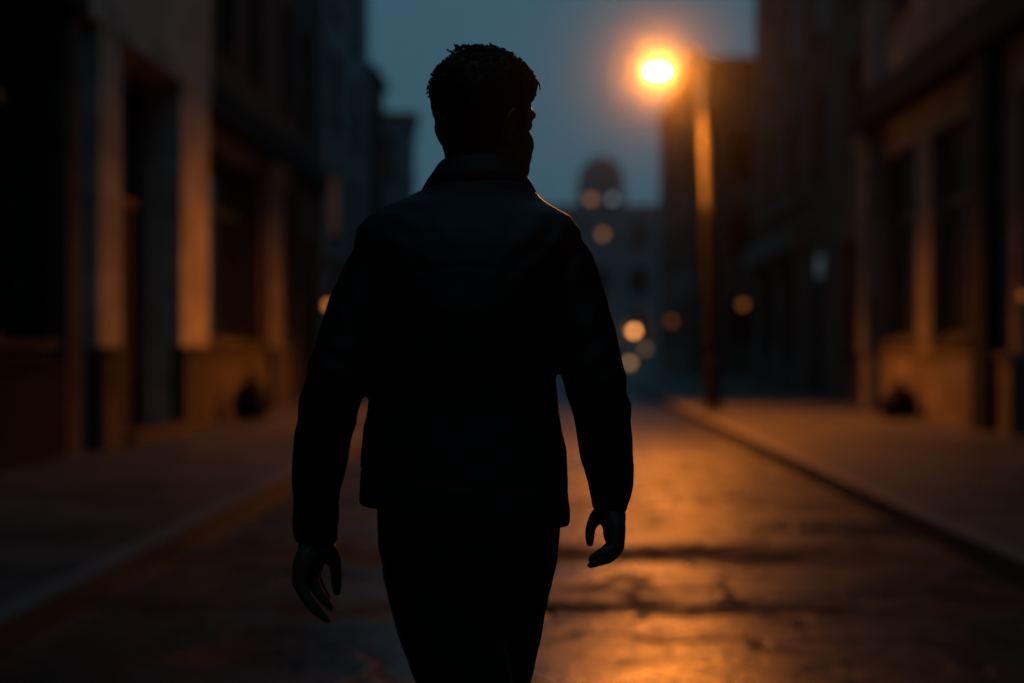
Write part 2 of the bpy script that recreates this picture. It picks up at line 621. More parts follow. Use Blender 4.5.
def pilaster(par, f, u0, u1, v0, v1, m, w=0.14, cap=True):
    bm = bmesh.new()
    fbox(bm, f, u0, u1, v0, v1, -0.02, w)
    if cap:
        fbox(bm, f, u0 - 0.06, u1 + 0.06, v1 - 0.3, v1 - 0.12, -0.01, w + 0.05)
        fbox(bm, f, u0 - 0.1, u1 + 0.1, v1 - 0.117, v1 + 0.003, -0.01, w + 0.09)
    obj('pilaster', bm, m, par, bevel=0.012)


def plinth(par, f, spans, v1, w=0.2, v0=0.11, m='plinth'):
    for a, b in spans:
        bm = bmesh.new()
        fbox(bm, f, a, b, v0, v1, -0.015, w)
        fbox(bm, f, a - 0.02, b + 0.02, v1 + 0.002, v1 + 0.07, -0.012, w + 0.04)
        obj('plinth', bm, M[m], par, bevel=0.012)


def band(par, f, u0, u1, v0, v1, w, m, name='string_course'):
    bm = bmesh.new()
    fbox(bm, f, u0, u1, v0, v1, -0.012, w)
    obj(name, bm, m, par, bevel=0.015)


# --- left side of the street
# dark timber shopfronts nearest on the left
Y0 = -30.0
u = lambda y: y - Y0
op = []
for y in (-28, -21, -14, -7, 0):
    op += [('shop', u(y), u(y + 4.2), 1.1, 3.9, dict(cols=3, transom=3.2)), ('door', u(y + 4.8), u(y + 6.0), 0.13, 3.4, dict(leaves=1, fan=0.6))]
op += [('shop', u(6.8), u(9.6), 1.3, 4.3, dict(cols=2, transom=3.5)), ('shop', u(10.4), u(14.3), 1.32, 4.6, dict(cols=3, transom=3.7))]
op += grid_windows([u(-28 + 3.4 * i) for i in range(12)] + [u(12.6)], 1.3, [6.7, 10.2], 2.1, cols=2)
a0, f, g = building('dark_shopfront', 'nearly black timber shopfront with a big dark window, cut off by the left edge',
                    -14.0, -5.0, Y0, 14.95, 13.2, '+x', 'dark_wall', op)
plinth(a0, f, [(u(10.3), u(14.4))], 1.05, 0.12, m='dark_wall')
plinth(a0, f, [(u(6.7), u(9.7))], 1.05, 0.12)
band(a0, f, 0, u(14.9), 4.75, 5.35, 0.2, M['dark_paint'], 'fascia')
pilaster(a0, f, u(14.5), u(14.9), 0.11, 4.7, M['plinth'], 0.1, cap=False)

# pale stone building with the lit pilasters (facade x = -5.0)
Y0 = 14.95
u = lambda y: y - Y0
op = [('door', u(16.25), u(18.85), 0.13, 4.75, dict(leaves=2, fan=1.6))]
op += grid_windows([u(15.5), u(18.2)], 1.3, [7.6, 10.6], 2.1, cols=2)
a1, f, g = building('stone_building', 'pale stone building with orange lit pilasters beside a tall dark doorway, on the left',
                    -14.0, -5.0, Y0, 20.5, 13.6, '+x', 'stone', op)
for y_0, y_1 in ((15.4, 16.2), (18.92, 20.44)):
    pilaster(a1, f, u(y_0), u(y_1), 1.25, 4.78, M['stone'], cap=False)
plinth(a1, f, [(u(15.4), u(16.2)), (u(18.92), u(20.44))], 1.17, 0.2)
band(a1, f, u(14.97), u(20.46), 4.79, 6.6, 0.16, M['stone'], 'frieze')
bm = bmesh.new()
fbox(bm, f, u(16.3), u(18.8), 0.11, 0.25, 0.0, 0.3)
obj('doorstep', bm, M['plinth'], a1, bevel=0.02)

# dark brick building further along
Y0 = 20.5
op = [('shop', u(21.5), u(25.4), 1.35, 4.3, dict(cols=3, transom=3.5)),
      ('shop', u(27.2), u(29.2), 1.35, 4.3, dict(cols=2, transom=3.5)),
      ('door', u(29.9), u(31.4), 0.13, 3.6, dict(leaves=1, fan=0.7))]
op += grid_windows([u(22.2), u(24.4), u(27.6), u(29.8)], 1.2, [6.0, 9.4], 2.0, cols=2, glass='dull_glass')
a2, f, g = building('brick_building', 'dark brick building with an orange lit pilaster between tall dark windows, left side',
                    -14.0, -5.12, Y0, 32.3, 13.0, '+x', 'brick', op)
pilaster(a2, f, u(25.7), u(27.0), 1.2, 4.6, M['stone2'])
plinth(a2, f, [(u(25.7), u(27.0))], 1.15, 0.24)
plinth(a2, f, [(u(20.9), u(25.6))], 1.1, 0.12)
band(a2, f, u(20.6), u(32.3), 4.75, 5.2, 0.22, M['dark_paint'], 'fascia')

# tall rendered block
Y0 = 32.3
lit_dim = glow('curtained_light', (1.0, 0.38, 0.18), 0.05)
op = [('win', u(33.4), u(34.9), v, v + 1.7, dict(cols=2)) for v in (1.3, 6.6, 9.2, 11.8, 14.4)]
op += [('win', u(33.4), u(34.9), 3.9, 5.4, dict(cols=2, depth=0.1, lit=lit_dim, plab='dimly lit orange window'))]
op += [('win', u(37.2), u(38.7), v, v + 1.7, dict(cols=2)) for v in (1.3, 3.9, 6.6, 9.2, 11.8, 14.4)]
b1, f, g = building('tall_block', 'tall grey block with columns of windows, dimly seen left of the man',
                    -14.0, -5.05, Y0, 40.6, 18.0, '+x', 'render', op)
band(b1, f, 0, 8.3, 3.3, 3.5, 0.12, M['render'])

# low step-down building
Y0 = 40.6
op = [('win', u(41.3), u(42.6), 1.3, 3.3, {}), ('win', u(41.3), u(42.6), 4.6, 6.3, {}), ('win', u(41.3), u(42.6), 7.0, 8.3, {})]
c1, f, g = building('low_house', 'low dark house stepping down from the tall block on the left',
                    -12.0, -5.0, Y0, 44.2, 9.2, '+x', 'brick', op)
# corner block behind, its near end wall turned to us
op = [('win', 1.0, 2.2, v, v + 1.5, {}) for v in (1.5, 4.4, 7.2)]
fr = [('win', x, x + 1.0, v, v + 1.5, {}) for x in (1.2, 3.4, 5.4, 7.0) for v in (1.5, 4.4, 7.2)]
d1, f, g = building('corner_block', 'flat roofed grey block beyond the low house, just left of the man’s neck',
                    -13.3, -4.6, 49.2, 55.0, 9.3, '+x', 'render', op, fr)
d1.rotation_euler.z = R(6.5)
d1.location.x -= 0.25

# --- right side of the street
# buff stone building nearest on the right (facade x = 6.0)
Y0 = -30.0
op = [('win', u(y), u(y + 2.4), 1.35, 4.4, dict(cols=2, transom=3.4)) for y in (-28, -23, -18, -13, -8, -3, 2, 5.5)]
op += [('win', u(9.0), u(11.0), 1.35, 4.6, dict(cols=2, transom=3.4)),
      ('win', u(12.2), u(14.2), 1.35, 4.6, dict(cols=2, transom=3.4)),
      ('door', u(15.9), u(18.1), 0.13, 4.5, dict(leaves=2, fan=1.2)),
      ('win', u(20.3), u(22.25), 1.38, 4.55, dict(cols=2, transom=3.45, glass='dull_glass')),
      ('win', u(23.1), u(25.4), 1.38, 4.55, dict(cols=2, transom=3.45, glass='dull_glass'))]
op += grid_windows([u(9.3), u(12.6), u(16.3), u(20.6), u(23.6)], 1.4, [6.9, 10.4], 2.2, cols=2)
r1, f, g = building('buff_stone_building', 'buff stone building with two tall windows catching orange light, nearest on the right',
                    6.0, 15.0, Y0, 26.8, 13.6, '-x', 'stone2', op)
plinth(r1, f, [(u(19.65), u(26.75))], 1.1, 0.1, m='stone2')
plinth(r1, f, [(u(-29.9), u(15.8)), (u(18.2), u(18.75))], 1.1, 0.1, m='stone2')
pilaster(r1, f, u(25.75), u(26.75), 1.18, 5.1, M['stone2'], 0.16)
band(r1, f, u(-29.9), u(26.8), 5.2, 5.75, 0.35, M['dark_paint'], 'fascia')
bm = bmesh.new()
fbox(bm, f, u(18.85), u(19.5), 0.11, 5.18, -0.01, 0.22)
obj('boxed_pier', bm, M['dark_paint'], r1, bevel=0.02)

# brown building with the pale fanlight
Y0 = 26.8
pale = glow('pale_fanlight', (0.6, 0.85, 1.0), 0.045)
red = glow('red_curtain_light', (1.0, 0.25, 0.12), 0.02)
op = [('door', u(32.1), u(33.3), 0.13, 3.45, dict(leaves=1, fan=0.6, lit=pale, depth=0.1, plab='pale blue lit fanlight')),
      ('win', u(35.0), u(37.2), 1.2, 3.2, dict(cols=2)), ('win', u(38.6), u(40.8), 1.2, 3.2, dict(cols=2)),
      ('win', u(27.8), u(30.2), 1.2, 3.4, dict(cols=2))]
op += [('win', u(y), u(y) + 1.3, v, v + 1.9, dict(glass='dull_glass')) for y in (28.2, 32.0, 35.5, 39.0) for v in (5.2, 11.4)]
op += [('win', u(y), u(y) + 1.3, 8.3, 10.2, dict(glass='dull_glass', depth=0.12, lit=red if y == 28.2 else None,
                                             plab='faintly lit red curtained window' if y == 28.2 else None)) for y in (28.2, 32.0, 35.5, 39.0)]
r2, f, g = building('brown_brick_building', 'dark brown brick building with a pale lit fanlight over its door, right side',
                    6.25, 15.0, Y0, 42.6, 16.0, '-x', 'brick2', op)
band(r2, f, u(34.3), u(42.5), 3.6, 4.1, 0.35, M['stone2'], 'fascia')
band(r2, f, u(34.3), u(42.5), 4.75, 4.95, 0.15, M['stone2'])
for y in (34.4, 37.6, 41.2):
    pilaster(r2, f, u(y), u(y) + 0.6, 0.11, 3.5, M['stone2'], 0.12)

# block behind the street lamp, its end wall facing us
Y0 = 54.2
op = [('win', u(55 + 3 * i), u(56.4 + 3 * i), v, v + 1.7, {}) for i in range(5) for v in (1.4, 4.6, 7.6)]
fr = [('win', x, x + 1.2, v, v + 1.7, {}) for x in (1.4, 4.0, 6.6) for v in (1.4, 4.6, 7.6)]
r3, f, g = building('lamp_side_block', 'brown flat roofed block standing behind the glowing street lamp',
                    5.6, 15.5, Y0, 69.9, 12.1, '-x', 'brick2', op, fr)

# unseen block added behind the camera to cut the sky light on the man
building('sky_blocker', 'unseen brick block added behind the viewer to hold back sky light', -14.0, 15.0, -44.0, -30.4, 15.0, '-x', 'brick', [])

# --- closing the view
win_far = glow('far_lit_window', (1.0, 0.42, 0.18), 0.55)
win_far2 = glow('far_lit_window_blue', (0.6, 0.75, 0.85), 0.5)
fr = []
for i in range(9):
    for j in range(3):
        fr.append(('win', 1.2 + 3.6 * i, 2.7 + 3.6 * i, 2.0 + 4.1 * j, 4.2 + 4.1 * j, dict(simple=True)))
fr.append(('win', 19.9, 20.65, 11.1, 11.85, dict(simple=True, sill=False, lit=win_far, plab='small lit orange window')))
fr = [q for q in fr if not (q[1] < 20.8 and q[2] > 19.9 and q[3] > 9 and q[4] != 11.85)]
e1, f, g = building('far_block', 'long hazy block closing the far end of the street behind the man',
                    -15.0, 19.0, 130.0, 142.0, 14.0, '-x', 'conc', [], fr)
# rounded tower behind it
fr = [('win', 1.0, 1.9, 17.3, 18.25, dict(simple=True, sill=False, lit=win_far, plab='small lit orange window')),
      ('win', 3.4, 4.2, 17.35, 18.2, dict(simple=True, sill=False, lit=win_far2, plab='small pale lit window')),
      ('win', 2.3, 2.9, 17.4, 18.0, dict(simple=True, sill=False))]
t1 = empty('round_topped_tower', (6.35, 163, 0), 'hazy tower with a rounded top rising above the far block', 'tower')
g = Face((3.75, 160, 0), (1, 0, 0), (0, -1, 0))
bm = bmesh.new()
wall_with_holes(bm, g, 0, 5.2, 0, 19.6, [q[1:5] for q in fr], 0.45)
for fc, w in ((Face((3.75, 160, 0), (0, 1, 0), (-1, 0, 0)), 6), (Face((8.95, 160, 0), (0, 1, 0), (1, 0, 0)), 6),
              (Face((3.75, 166, 0), (1, 0, 0), (0, 1, 0)), 5.2)):
    wall_with_holes(bm, fc, 0, w, 0, 19.6, [])
bmesh.ops.remove_doubles(bm, verts=bm.verts, dist=0.0005)
obj('wall', bm, M['conc'], t1)
bm = bmesh.new()
prof = [(3.75 + 2.6 - 2.6 * math.cos(math.pi * i / 16), 19.6 + 3.0 * math.sin(math.pi * i / 16)) for i in range(17)]
ra = [bm.verts.new((x, 159.9, z)) for x, z in prof]
rb = [bm.verts.new((x, 166.1, z)) for x, z in prof]
for i in range(16): bm.faces.new((ra[i], ra[i + 1], rb[i + 1], rb[i]))
bm.faces.new(ra); bm.faces.new(list(reversed(rb)))
obj('roof', bm, M['conc'], t1)
for q in fr: window(t1, g, *q[1:5], depth=0.25, **q[5])


# ------------------------------------------------------------------ lamps
def add_light(name, kind, loc, parent, power, col, radius, aim=None, angle=None, blend=None):
    ld = bpy.data.lights.new(name, kind)
    ld.energy = power
    ld.color = col
    ld.shadow_soft_size = radius
    o = bpy.data.objects.new(name, ld)
    scene.collection.objects.link(o)
    o.parent = parent
    o.location = Vector(loc) - ORIG[parent.name]
    if aim is not None:
        o.rotation_euler = (Vector(aim) - Vector(loc)).to_track_quat('-Z', 'Y').to_euler()
        ld.spot_size = angle
        ld.spot_blend = blend
    return o


LX, LY = 2.95, 25.1
HX, HZ = 1.98, 6.1
lamp = empty('street_lamp', (LX, LY, 0.126), 'tall street lamp with a bright orange lamp head on a curved arm over the road', 'street lamp')
bm = bmesh.new()
lathe(bm, (LX, LY, 0.126), [(0.19, 0), (0.19, 0.06), (0.15, 0.1), (0.14, 0.9), (0.11, 1.0), (0.095, 1.05)])
obj('base', bm, M['dark_paint'], lamp, smooth=False, bevel=0.006)
bm = bmesh.new()
tube(bm, [(LX, LY, 1.1, 0.11), (LX - 0.05, LY, 3.0, 0.108), (LX - 0.13, LY, 5.3, 0.1), (LX - 0.17, LY, 6.25, 0.095)], n=18, up=(0, 1, 0))
obj('pole', bm, M['steel'], lamp, smooth=True)
bm = bmesh.new()
tube(bm, [(LX, LY, 1.1, 0.13), (LX - 0.03, LY, 2.3, 0.127), (LX - 0.075, LY, 3.65, 0.122)], n=18)
obj('shade_sleeve', bm, M['dark_paint'], lamp, smooth=True)  # added dark sleeve: shade on the lower pole put into its colour
bm = bmesh.new()
tube(bm, [(LX - 0.16, LY, 6.1, 0.055), (LX - 0.2, LY, 6.36, 0.05), (LX - 0.34, LY, 6.48, 0.045),
          (LX - 0.58, LY, 6.36, 0.04), (HX + 0.16, LY, HZ + 0.13, 0.04)], n=12)
obj('arm', bm, M['steel'], lamp, smooth=True)
bm = bmesh.new()
ring_stack(bm, [(HX + 0.02, LY, HZ + 0.045, 0.2, 0.12), (HX + 0.02, LY, HZ + 0.075, 0.21, 0.13), (HX + 0.03, LY, HZ + 0.13, 0.17, 0.1),
                (HX + 0.05, LY, HZ + 0.17, 0.1, 0.06)], n=24, ex=2.6)
obj('lamp_head', bm, M['metal'], lamp, smooth=True)
bm = bmesh.new()
ball(bm, (HX, LY, HZ), (0.155, 0.11, 0.065), 20, 12)
lens_mat = glow('lamp_lens', (1.0, 0.78, 0.55), 60)
obj('lens', bm, lens_mat, lamp, smooth=True)
SODIUM = (1.0, 0.25, 0.016)
add_light('lamp_beam', 'SPOT', (HX - 0.01, LY - 0.14, HZ - 0.03), lamp, 4000, SODIUM, 0.02, aim=(0.75, 23.5, 0), angle=R(133), blend=0.75)
add_light('lamp_throw', 'SPOT', (HX, LY - 0.14, HZ - 0.015), lamp, 5000, SODIUM, 0.02, aim=(0.0, 0, 3.2), angle=R(25), blend=1.0)
add_light('lamp_glow', 'POINT', (HX + 0.01, LY - 0.14, HZ - 0.02), lamp, 70, SODIUM, 0.02)


def wall_lantern(x, y, z, side, r, strength, label, col=E_WARM):
    """side: unit vector from the wall outwards"""
    sx, sy = side
    root = empty('wall_lantern', (x, y, z), label, 'wall lamp', 'small lamps along the street')
    bm = bmesh.new()
    ball(bm, (x, y, z), r, 16, 12)
    obj('globe', bm, glow('lantern_globe', col, strength), root, smooth=True)
    bm = bmesh.new()
    wx, wy = x - sx * 0.32, y - sy * 0.32
    tube(bm, [(wx, wy, z + r * 1.0, 0.018), (x - sx * .2, y - sy * .2, z + r * 1.5, 0.018), (x, y, z + r * 1.25, 0.018)], n=8, up=(0, 0, 1))
    lathe(bm, (x, y, z + r * 0.85), [(r * 0.75, 0), (r * 0.55, r * 0.25), (r * 0.15, r * 0.5)], 14)
    obj('bracket', bm, M['metal'], root, smooth=True)
    return root


def post_lantern(x, y, z, r, strength, label, col=E_WARM):
    root = empty('post_lantern', (x, y, 0.126), label, 'post lamp', 'small lamps along the street')
    bm = bmesh.new()
    lathe(bm, (x, y, 0.126), [(r * 0.9, 0), (r * 0.9, 0.04), (0.06, 0.08), (0.05, max(0.1, z - r - 0.126))], 14)
    obj('post', bm, M['metal'], root)
    bm = bmesh.new()
    ball(bm, (x, y, z), r, 16, 12)
    obj('globe', bm, glow('lantern_globe', col, strength), root, smooth=True)
    bm = bmesh.new()
    lathe(bm, (x, y, z + r * 0.85), [(r * 0.8, 0), (r * 0.6, r * 0.3), (r * 0.1, r * 0.5)], 14)
    obj('cap', bm, M['metal'], root)
    return root


wall_lantern(-4.73, 31.0, 2.15, (1, 0), 0.08, 1.5, 'small orange wall lamp beside the man’s left arm on the dark brick building')
wall_lantern(5.92, 42.7, 2.5, (-1, 0), 0.11, 0.34, 'dim orange wall lamp just right of the street lamp pole')
wall_lantern(5.28, 59.5, 2.3, (-1, 0), 0.14, 0.24, 'dim orange wall lamp just left of the street lamp pole')
wall_lantern(8.1, 129.68, 2.63, (0, -1), 0.30, 6.0, 'brightest orange wall lamp low on the far block, right of the man’s sleeve', (1.0, 0.36, 0.10))
wall_lantern(5.7, 17.1, 1.86, (-1, 0), 0.045, 0.3, 'dim red orange wall lamp beside the door at the right edge')
post_lantern(3.6, 60.5, 0.55, 0.15, 1.0, 'low tan post lamp below the brightest far lamp', (1.0, 0.5, 0.2))
post_lantern(5.0, 71.0, 1.12, 0.17, 0.35, 'dim grey brown post lamp between the far lamps', (0.9, 0.5, 0.28))

# dark bags against the walls
def sack(x, y, r, h, label, sd):
    rr = random.Random(sd)
    bm = bmesh.new()
    ring_stack(bm, [(x, y, 0.128, r * .75, r * .7), (x, y, 0.128 + h * .12, r, r * .95), (x, y, 0.128 + h * .45, r * .95, r * .9),
                    (x, y, 0.128 + h * .72, r * .6, r * .6), (x, y, 0.128 + h * .85, r * .16, r * .16), (x, y, 0.128 + h, r * .3, r * .24)], n=24, ex=2.0)
    for v in bm.verts:
        if v.co.z > 0.14: v.co += Vector(noise.noise_vector(v.co * 5 + Vector((sd, 0, 0)))) * r * .12
    tag(obj('rubbish_bag', bm, M['bag'], smooth=True), label, 'bag', 'dark bags against the walls')
sack(5.55, 22.4, 0.3, 0.6, 'dark rounded bag slumped below the lit windows on the right pavement', 1)
sack(-4.55, 21.9, 0.27, 0.75, 'dark upright bag at the foot of the dark brick building on the left pavement', 5)


# ------------------------------------------------------------------ the man
MY = 2.54                         # distance up the road
MX = -0.116                       # a little left of the road's axis
SC = 560.0
YAW = R(1.33)


def mp(px, py, y=0.0):
    """sketch units (a 560-per-metre front sketch of the figure) to the figure's own frame"""
    return ((px - 480) / SC, y, (1052 - py) / SC)


def mt(px, py, r, y=0.0):
    return (*mp(px, py, y), r / SC)


man_origin = Vector((MX, MY, 0))
FR = Matrix.Translation(man_origin)


def place(me):
    me.transform(FR)
    return me


# head frame: turned to the right, away from us
head_c = mp(484, 184)
HF = Matrix.Translation((head_c[0] - 0.002, 0.015, head_c[2])) @ Matrix.Rotation(R(-38), 4, 'Z') @ Matrix.Rotation(R(-3), 4, 'X')
HEAD = [(0.000, .076, .030, .026), (0.010, .090, .004, .043), (0.032, .094, -.03, .057), (0.06, .093, -.058, .064),
        (0.085, .089, -.080, .068), (0.11, .084, -.092, .069), (0.135, .090, -.099, .073), (0.16, .087, -.100, .075),
        (0.185, .073, -.090, .069), (0.207, .046, -.068, .054), (0.222, .012, -.040, .034), (0.231, -.01, -.022, .012)]

bm = bmesh.new()
ring_stack(bm, [(0, (a + b) / 2, z, w, (a - b) / 2) for z, a, b, w in HEAD], n=36, ex=2.25, frame=HF)
def hp(x, y, z): return tuple(HF @ Vector((x, y, z)))
# nose, brow, cheeks, lips, ears
tube(bm, [(*hp(0, .088, .125), .007), (*hp(0, .100, .105), .009), (*hp(0, .107, .088), .011)], n=10)
for s in (-1, 1):
    ball(bm, hp(s * .011, .100, .085), .0085, 10, 8)
    tube(bm, [(*hp(s * .012, .090, .134), .008), (*hp(s * .034, .086, .137), .0085), (*hp(s * .054, .066, .132), .008)], n=8)
    ball(bm, hp(s * .045, .061, .078), (.016, .016, .026), 12, 10)
    ball(bm, hp(s * .042, .057, .060), (.018, .020, .026), 12, 10)
    ball(bm, hp(s * .038, .055, .036), (.019, .024, .026), 12, 10)
    ball(bm, hp(s * .030, .058, .018), (.018, .024, .018), 12, 10)
    ball(bm, hp(s * .034, .074, .117), .0125, 12, 8)
    tube(bm, [(*hp(0, .098, .060), .006), (*hp(s * .014, .095, .058), .005), (*hp(s * .026, .087, .056), .003)], n=8)
    tube(bm, [(*hp(0, .096, .049), .007), (*hp(s * .012, .094, .049), .0055), (*hp(s * .022, .088, .052), .003)], n=8)
    # ear: helix, antihelix, lobe, thin plate
    ex = .070
    def ep(x, y, z): return hp(s * x, y - .012, z - .014)
    tube(bm, [(*ep(ex, .002, .100), .0045), (*ep(ex + .008, .006, .122), .0045), (*ep(ex + .013, -.004, .136), .0045),
              (*ep(ex + .017, -.018, .134), .0045), (*ep(ex + .015, -.026, .118), .0045), (*ep(ex + .009, -.019, .096), .0048),
              (*ep(ex + .002, -.006, .084), .006)], n=8)
    tube(bm, [(*ep(ex, -.004, .092), .004), (*ep(ex + .008, -.014, .108), .0055), (*ep(ex + .011, -.014, .126), .005)], n=8)
# neck and trunk
tube(bm, [mt(482, 250, 40, .0), mt(482, 215, 33, .004), mt(485, 185, 30, .008), mt(487, 155, 30, .012), mt(487, 135, 30, .016)], n=24)
ring_stack(bm, [(-.02, 0, 0.93, .145, .09), (-.02, 0, 1.05, .135, .085), (-.02, 0, 1.25, .15, .09), (-.015, 0, 1.40, .13, .075), (-.005, 0, 1.47, .07, .05)], n=32)
# arms under the sleeves
ARM_R = [mt(548, 246, 20, .0), mt(576, 300, 25, -.01), mt(592, 372, 24, -.02), mt(601, 430, 22, .0), mt(609, 485, 16, .02), mt(611, 508, 14, .025), mt(613, 520, 14, .027)]
ARM_L = [mt(396, 246, 20, .0), mt(368, 300, 25, -.01), mt(342, 372, 24, -.02), mt(327, 430, 22, .0), mt(316, 500, 17, .02), mt(313, 538, 14, .025), mt(312, 550, 14, .027)]
tube(bm, ARM_R, n=18)
tube(bm, ARM_L, n=18)
# right hand: palm towards the body, little finger nearest us, thumb on the far inner side
hy = .027
for dy, kx, ky in ((-.030, 615, 545), (-.010, 617, 548), (.010, 617, 548), (.029, 615, 546)):
    tube(bm, [mt(611, 512, 10, hy + dy * .45), mt(615, 528, 11, hy + dy * .8), mt(kx, ky, 8.0, hy + dy)], n=12)
ball(bm, mp(613, 533, hy), (.0175, .034, .029), 16, 12)
ball(bm, mp(609.5, 515, hy), (.026, .024, .026), 16, 12)
tube(bm, [mt(615, 545, 6.0, hy - .031), mt(609.5, 549, 5.0, hy - .038), mt(601, 552, 4.3, hy - .040), mt(591.5, 556.5, 3.1, hy - .038)], n=12)
tube(bm, [mt(617, 550, 6.6, hy - .010), mt(611, 558.5, 5.2, hy - .011), mt(601.5, 563, 4.4, hy - .010), mt(590.5, 567, 3.3, hy - .008)], n=12)
tube(bm, [mt(617, 550, 6.6, hy + .010), mt(610, 556, 5.5, hy + .012), mt(601, 560, 4.7, hy + .012), mt(591.5, 563, 3.4, hy + .012)], n=12)
tube(bm, [mt(615, 548, 6.4, hy + .029), mt(609, 553, 5.4, hy + .033), mt(602, 557.5, 4.6, hy + .034), mt(595, 561, 3.4, hy + .033)], n=12)
tube(bm, [mt(608, 512, 9, hy + .012), mt(599, 520, 8.2, hy + .03), mt(592.5, 531, 5.6, hy + .042), mt(591, 541, 5.3, hy + .044), mt(591, 548.5, 4.0, hy + .043)], n=12)
# left hand
for dy, kx, ky in ((-.030, 299, 583), (-.010, 303, 582), (.010, 306, 581), (.028, 309, 579)):
    tube(bm, [mt(312, 546, 11, hy + dy * .4), mt((312 + kx) / 2 - 2, 563, 11.5, hy + dy * .8), mt(kx, ky, 8.0, hy + dy)], n=12)
ball(bm, mp(306, 567, hy), (.027, .030, .032), 16, 12)
ball(bm, mp(313, 551, hy), (.034, .024, .028), 16, 12)
tube(bm, [mt(299.5, 584, 7.4, hy - .030), mt(305.5, 597, 6.2, hy - .034), mt(315, 609, 5.4, hy - .036), mt(327.5, 620.5, 3.4, hy - .036)], n=12)
tube(bm, [mt(308, 582, 7.0, hy - .004), mt(313.5, 592, 5.8, hy - .006), mt(320, 601, 5.0, hy - .008), mt(328.5, 611, 3.4, hy - .008)], n=12)
tube(bm, [mt(308, 581, 6.8, hy + .014), mt(312.5, 593, 5.6, hy + .015), mt(318, 602, 4.9, hy + .016), mt(325, 611, 3.6, hy + .016)], n=12)
tube(bm, [mt(309, 579, 6.4, hy + .030), mt(312.5, 590, 5.4, hy + .033), mt(317, 598, 4.7, hy + .034), mt(322, 604, 3.6, hy + .034)], n=12)
tube(bm, [mt(318, 550, 11, hy + .008), mt(325.5, 560, 9.6, hy + .026), mt(329.5, 574, 6.4, hy + .038), mt(330.3, 588, 5.8, hy + .040), mt(330.8, 599, 4.4, hy + .039)], n=12)
# legs (right one swinging forward)
LEG_L = [(-.090, .0, .93, .070), (-.060, -.018, .76, .062), (-.027, -.035, .62, .055), (-.019, -.06, .50, .05), (-.010, -.16, .30, .048), (-.008, -.27, .13, .036)]
LEG_R = [(.050, .0, .93, .070), (.030, .06, .76, .062), (.012, .125, .62, .055), (.008, .17, .50, .055), (.010, .20, .30, .048), (.014, .23, .11, .036)]
tube(bm, LEG_L, n=20)
tube(bm, LEG_R, n=20)
tube(bm, [(-.008, -.27, .13, .036), (-.010, -.22, .075, .034), (-.012, -.13, .035, .026)], n=14)
tube(bm, [(.014, .23, .11, .036), (.016, .25, .055, .036), (.022, .38, .04, .028)], n=14)
me = place(fused(bm, 0.003, 3, 0.5))
person = bpy.data.objects.new('person', me)
me.materials.append(M['skin'])
for p in me.polygons: p.use_smooth = True
scene.collection.objects.link(person)
me.transform(Matrix.Translation(-man_origin))
person.location = man_origin
ORIG[person.name] = man_origin.copy()
tag(person, 'man in black jacket and trousers seen from behind on the road, head turned right', 'person')

# hair ---------------------------------------------------------------
bm = bmesh.new()
def hair_thick(z, y):
    # thicker on the crown and fringe, cropped at nape and sides
    t = max(0.0, min(1.0, (z - 0.085) / 0.10))
    return 0.004 + 0.011 * t + (0.004 if y > 0.03 and z > .17 else 0)
rings = []
n = 64
HZS = [0.048, 0.07, 0.09, 0.115, 0.14, 0.165, 0.19, 0.205, 0.215, 0.225, 0.232]
HAIRH = [(-.03, .05, -.062, .054), (0.0, .05, -.062, .053), (.035, .06, -.066, .055), (0.06, .08, -.075, .063)] + HEAD[4:]
def head_at(z):
    for a, b in zip(HAIRH[:-1], HAIRH[1:]):
        if a[0] <= z <= b[0]:
            t = (z - a[0]) / (b[0] - a[0])
            return [a[i] + (b[i] - a[i]) * t for i in range(1, 4)]
    return HEAD[-1][1:]
def scalp(a, z, extra=0.0):
    yf, yb, w = head_at(z)
    cy, hyy = (yf + yb) / 2, (yf - yb) / 2
    x = w * spow(math.cos(a), 2 / 2.25)
    y = cy + hyy * spow(math.sin(a), 2 / 2.25)
    d = Vector((x, (y - cy), (z - 0.12) * (0.9 if z > .17 else 0.15))).normalized()
    return Vector((x, y, z)) + d * extra, d
def hairline(a):
    """lowest z of the hair around the head: nape low, above the ears, high at the forehead"""
    s = math.sin(a)            # +1 front, -1 back
    if s < -0.55: return 0.006 + 0.05 * (s + 1)
    if s < -0.25: return 0.028 + .30 * (s + .55)
    if s < 0.25: return 0.115 if s < 0.06 else 0.088
    if s < 0.55: return 0.135 + (s - .25) * .12
    return 0.186
for z in [-0.02 + 0.25 * i / 36 for i in range(37)]:
    r = []
    for i in range(n):
        a = 2 * math.pi * i / n
        hl = hairline(a)
        ex_ = hair_thick(z, math.sin(a) * .09) if z > hl else (-0.012 if z < hl - .012 else -0.002)
        p, d = scalp(a, z, ex_)
        p += d * (0.0035 * noise.noise(p * 55) if z > hl else 0)
        r.append(bm.verts.new(HF @ p))
    rings.append(r)
bridge(bm, rings)
top, _ = scalp(0, .232)
ball(bm, hp(0, -.012, .232), (.05, .06, .011), 20, 10)
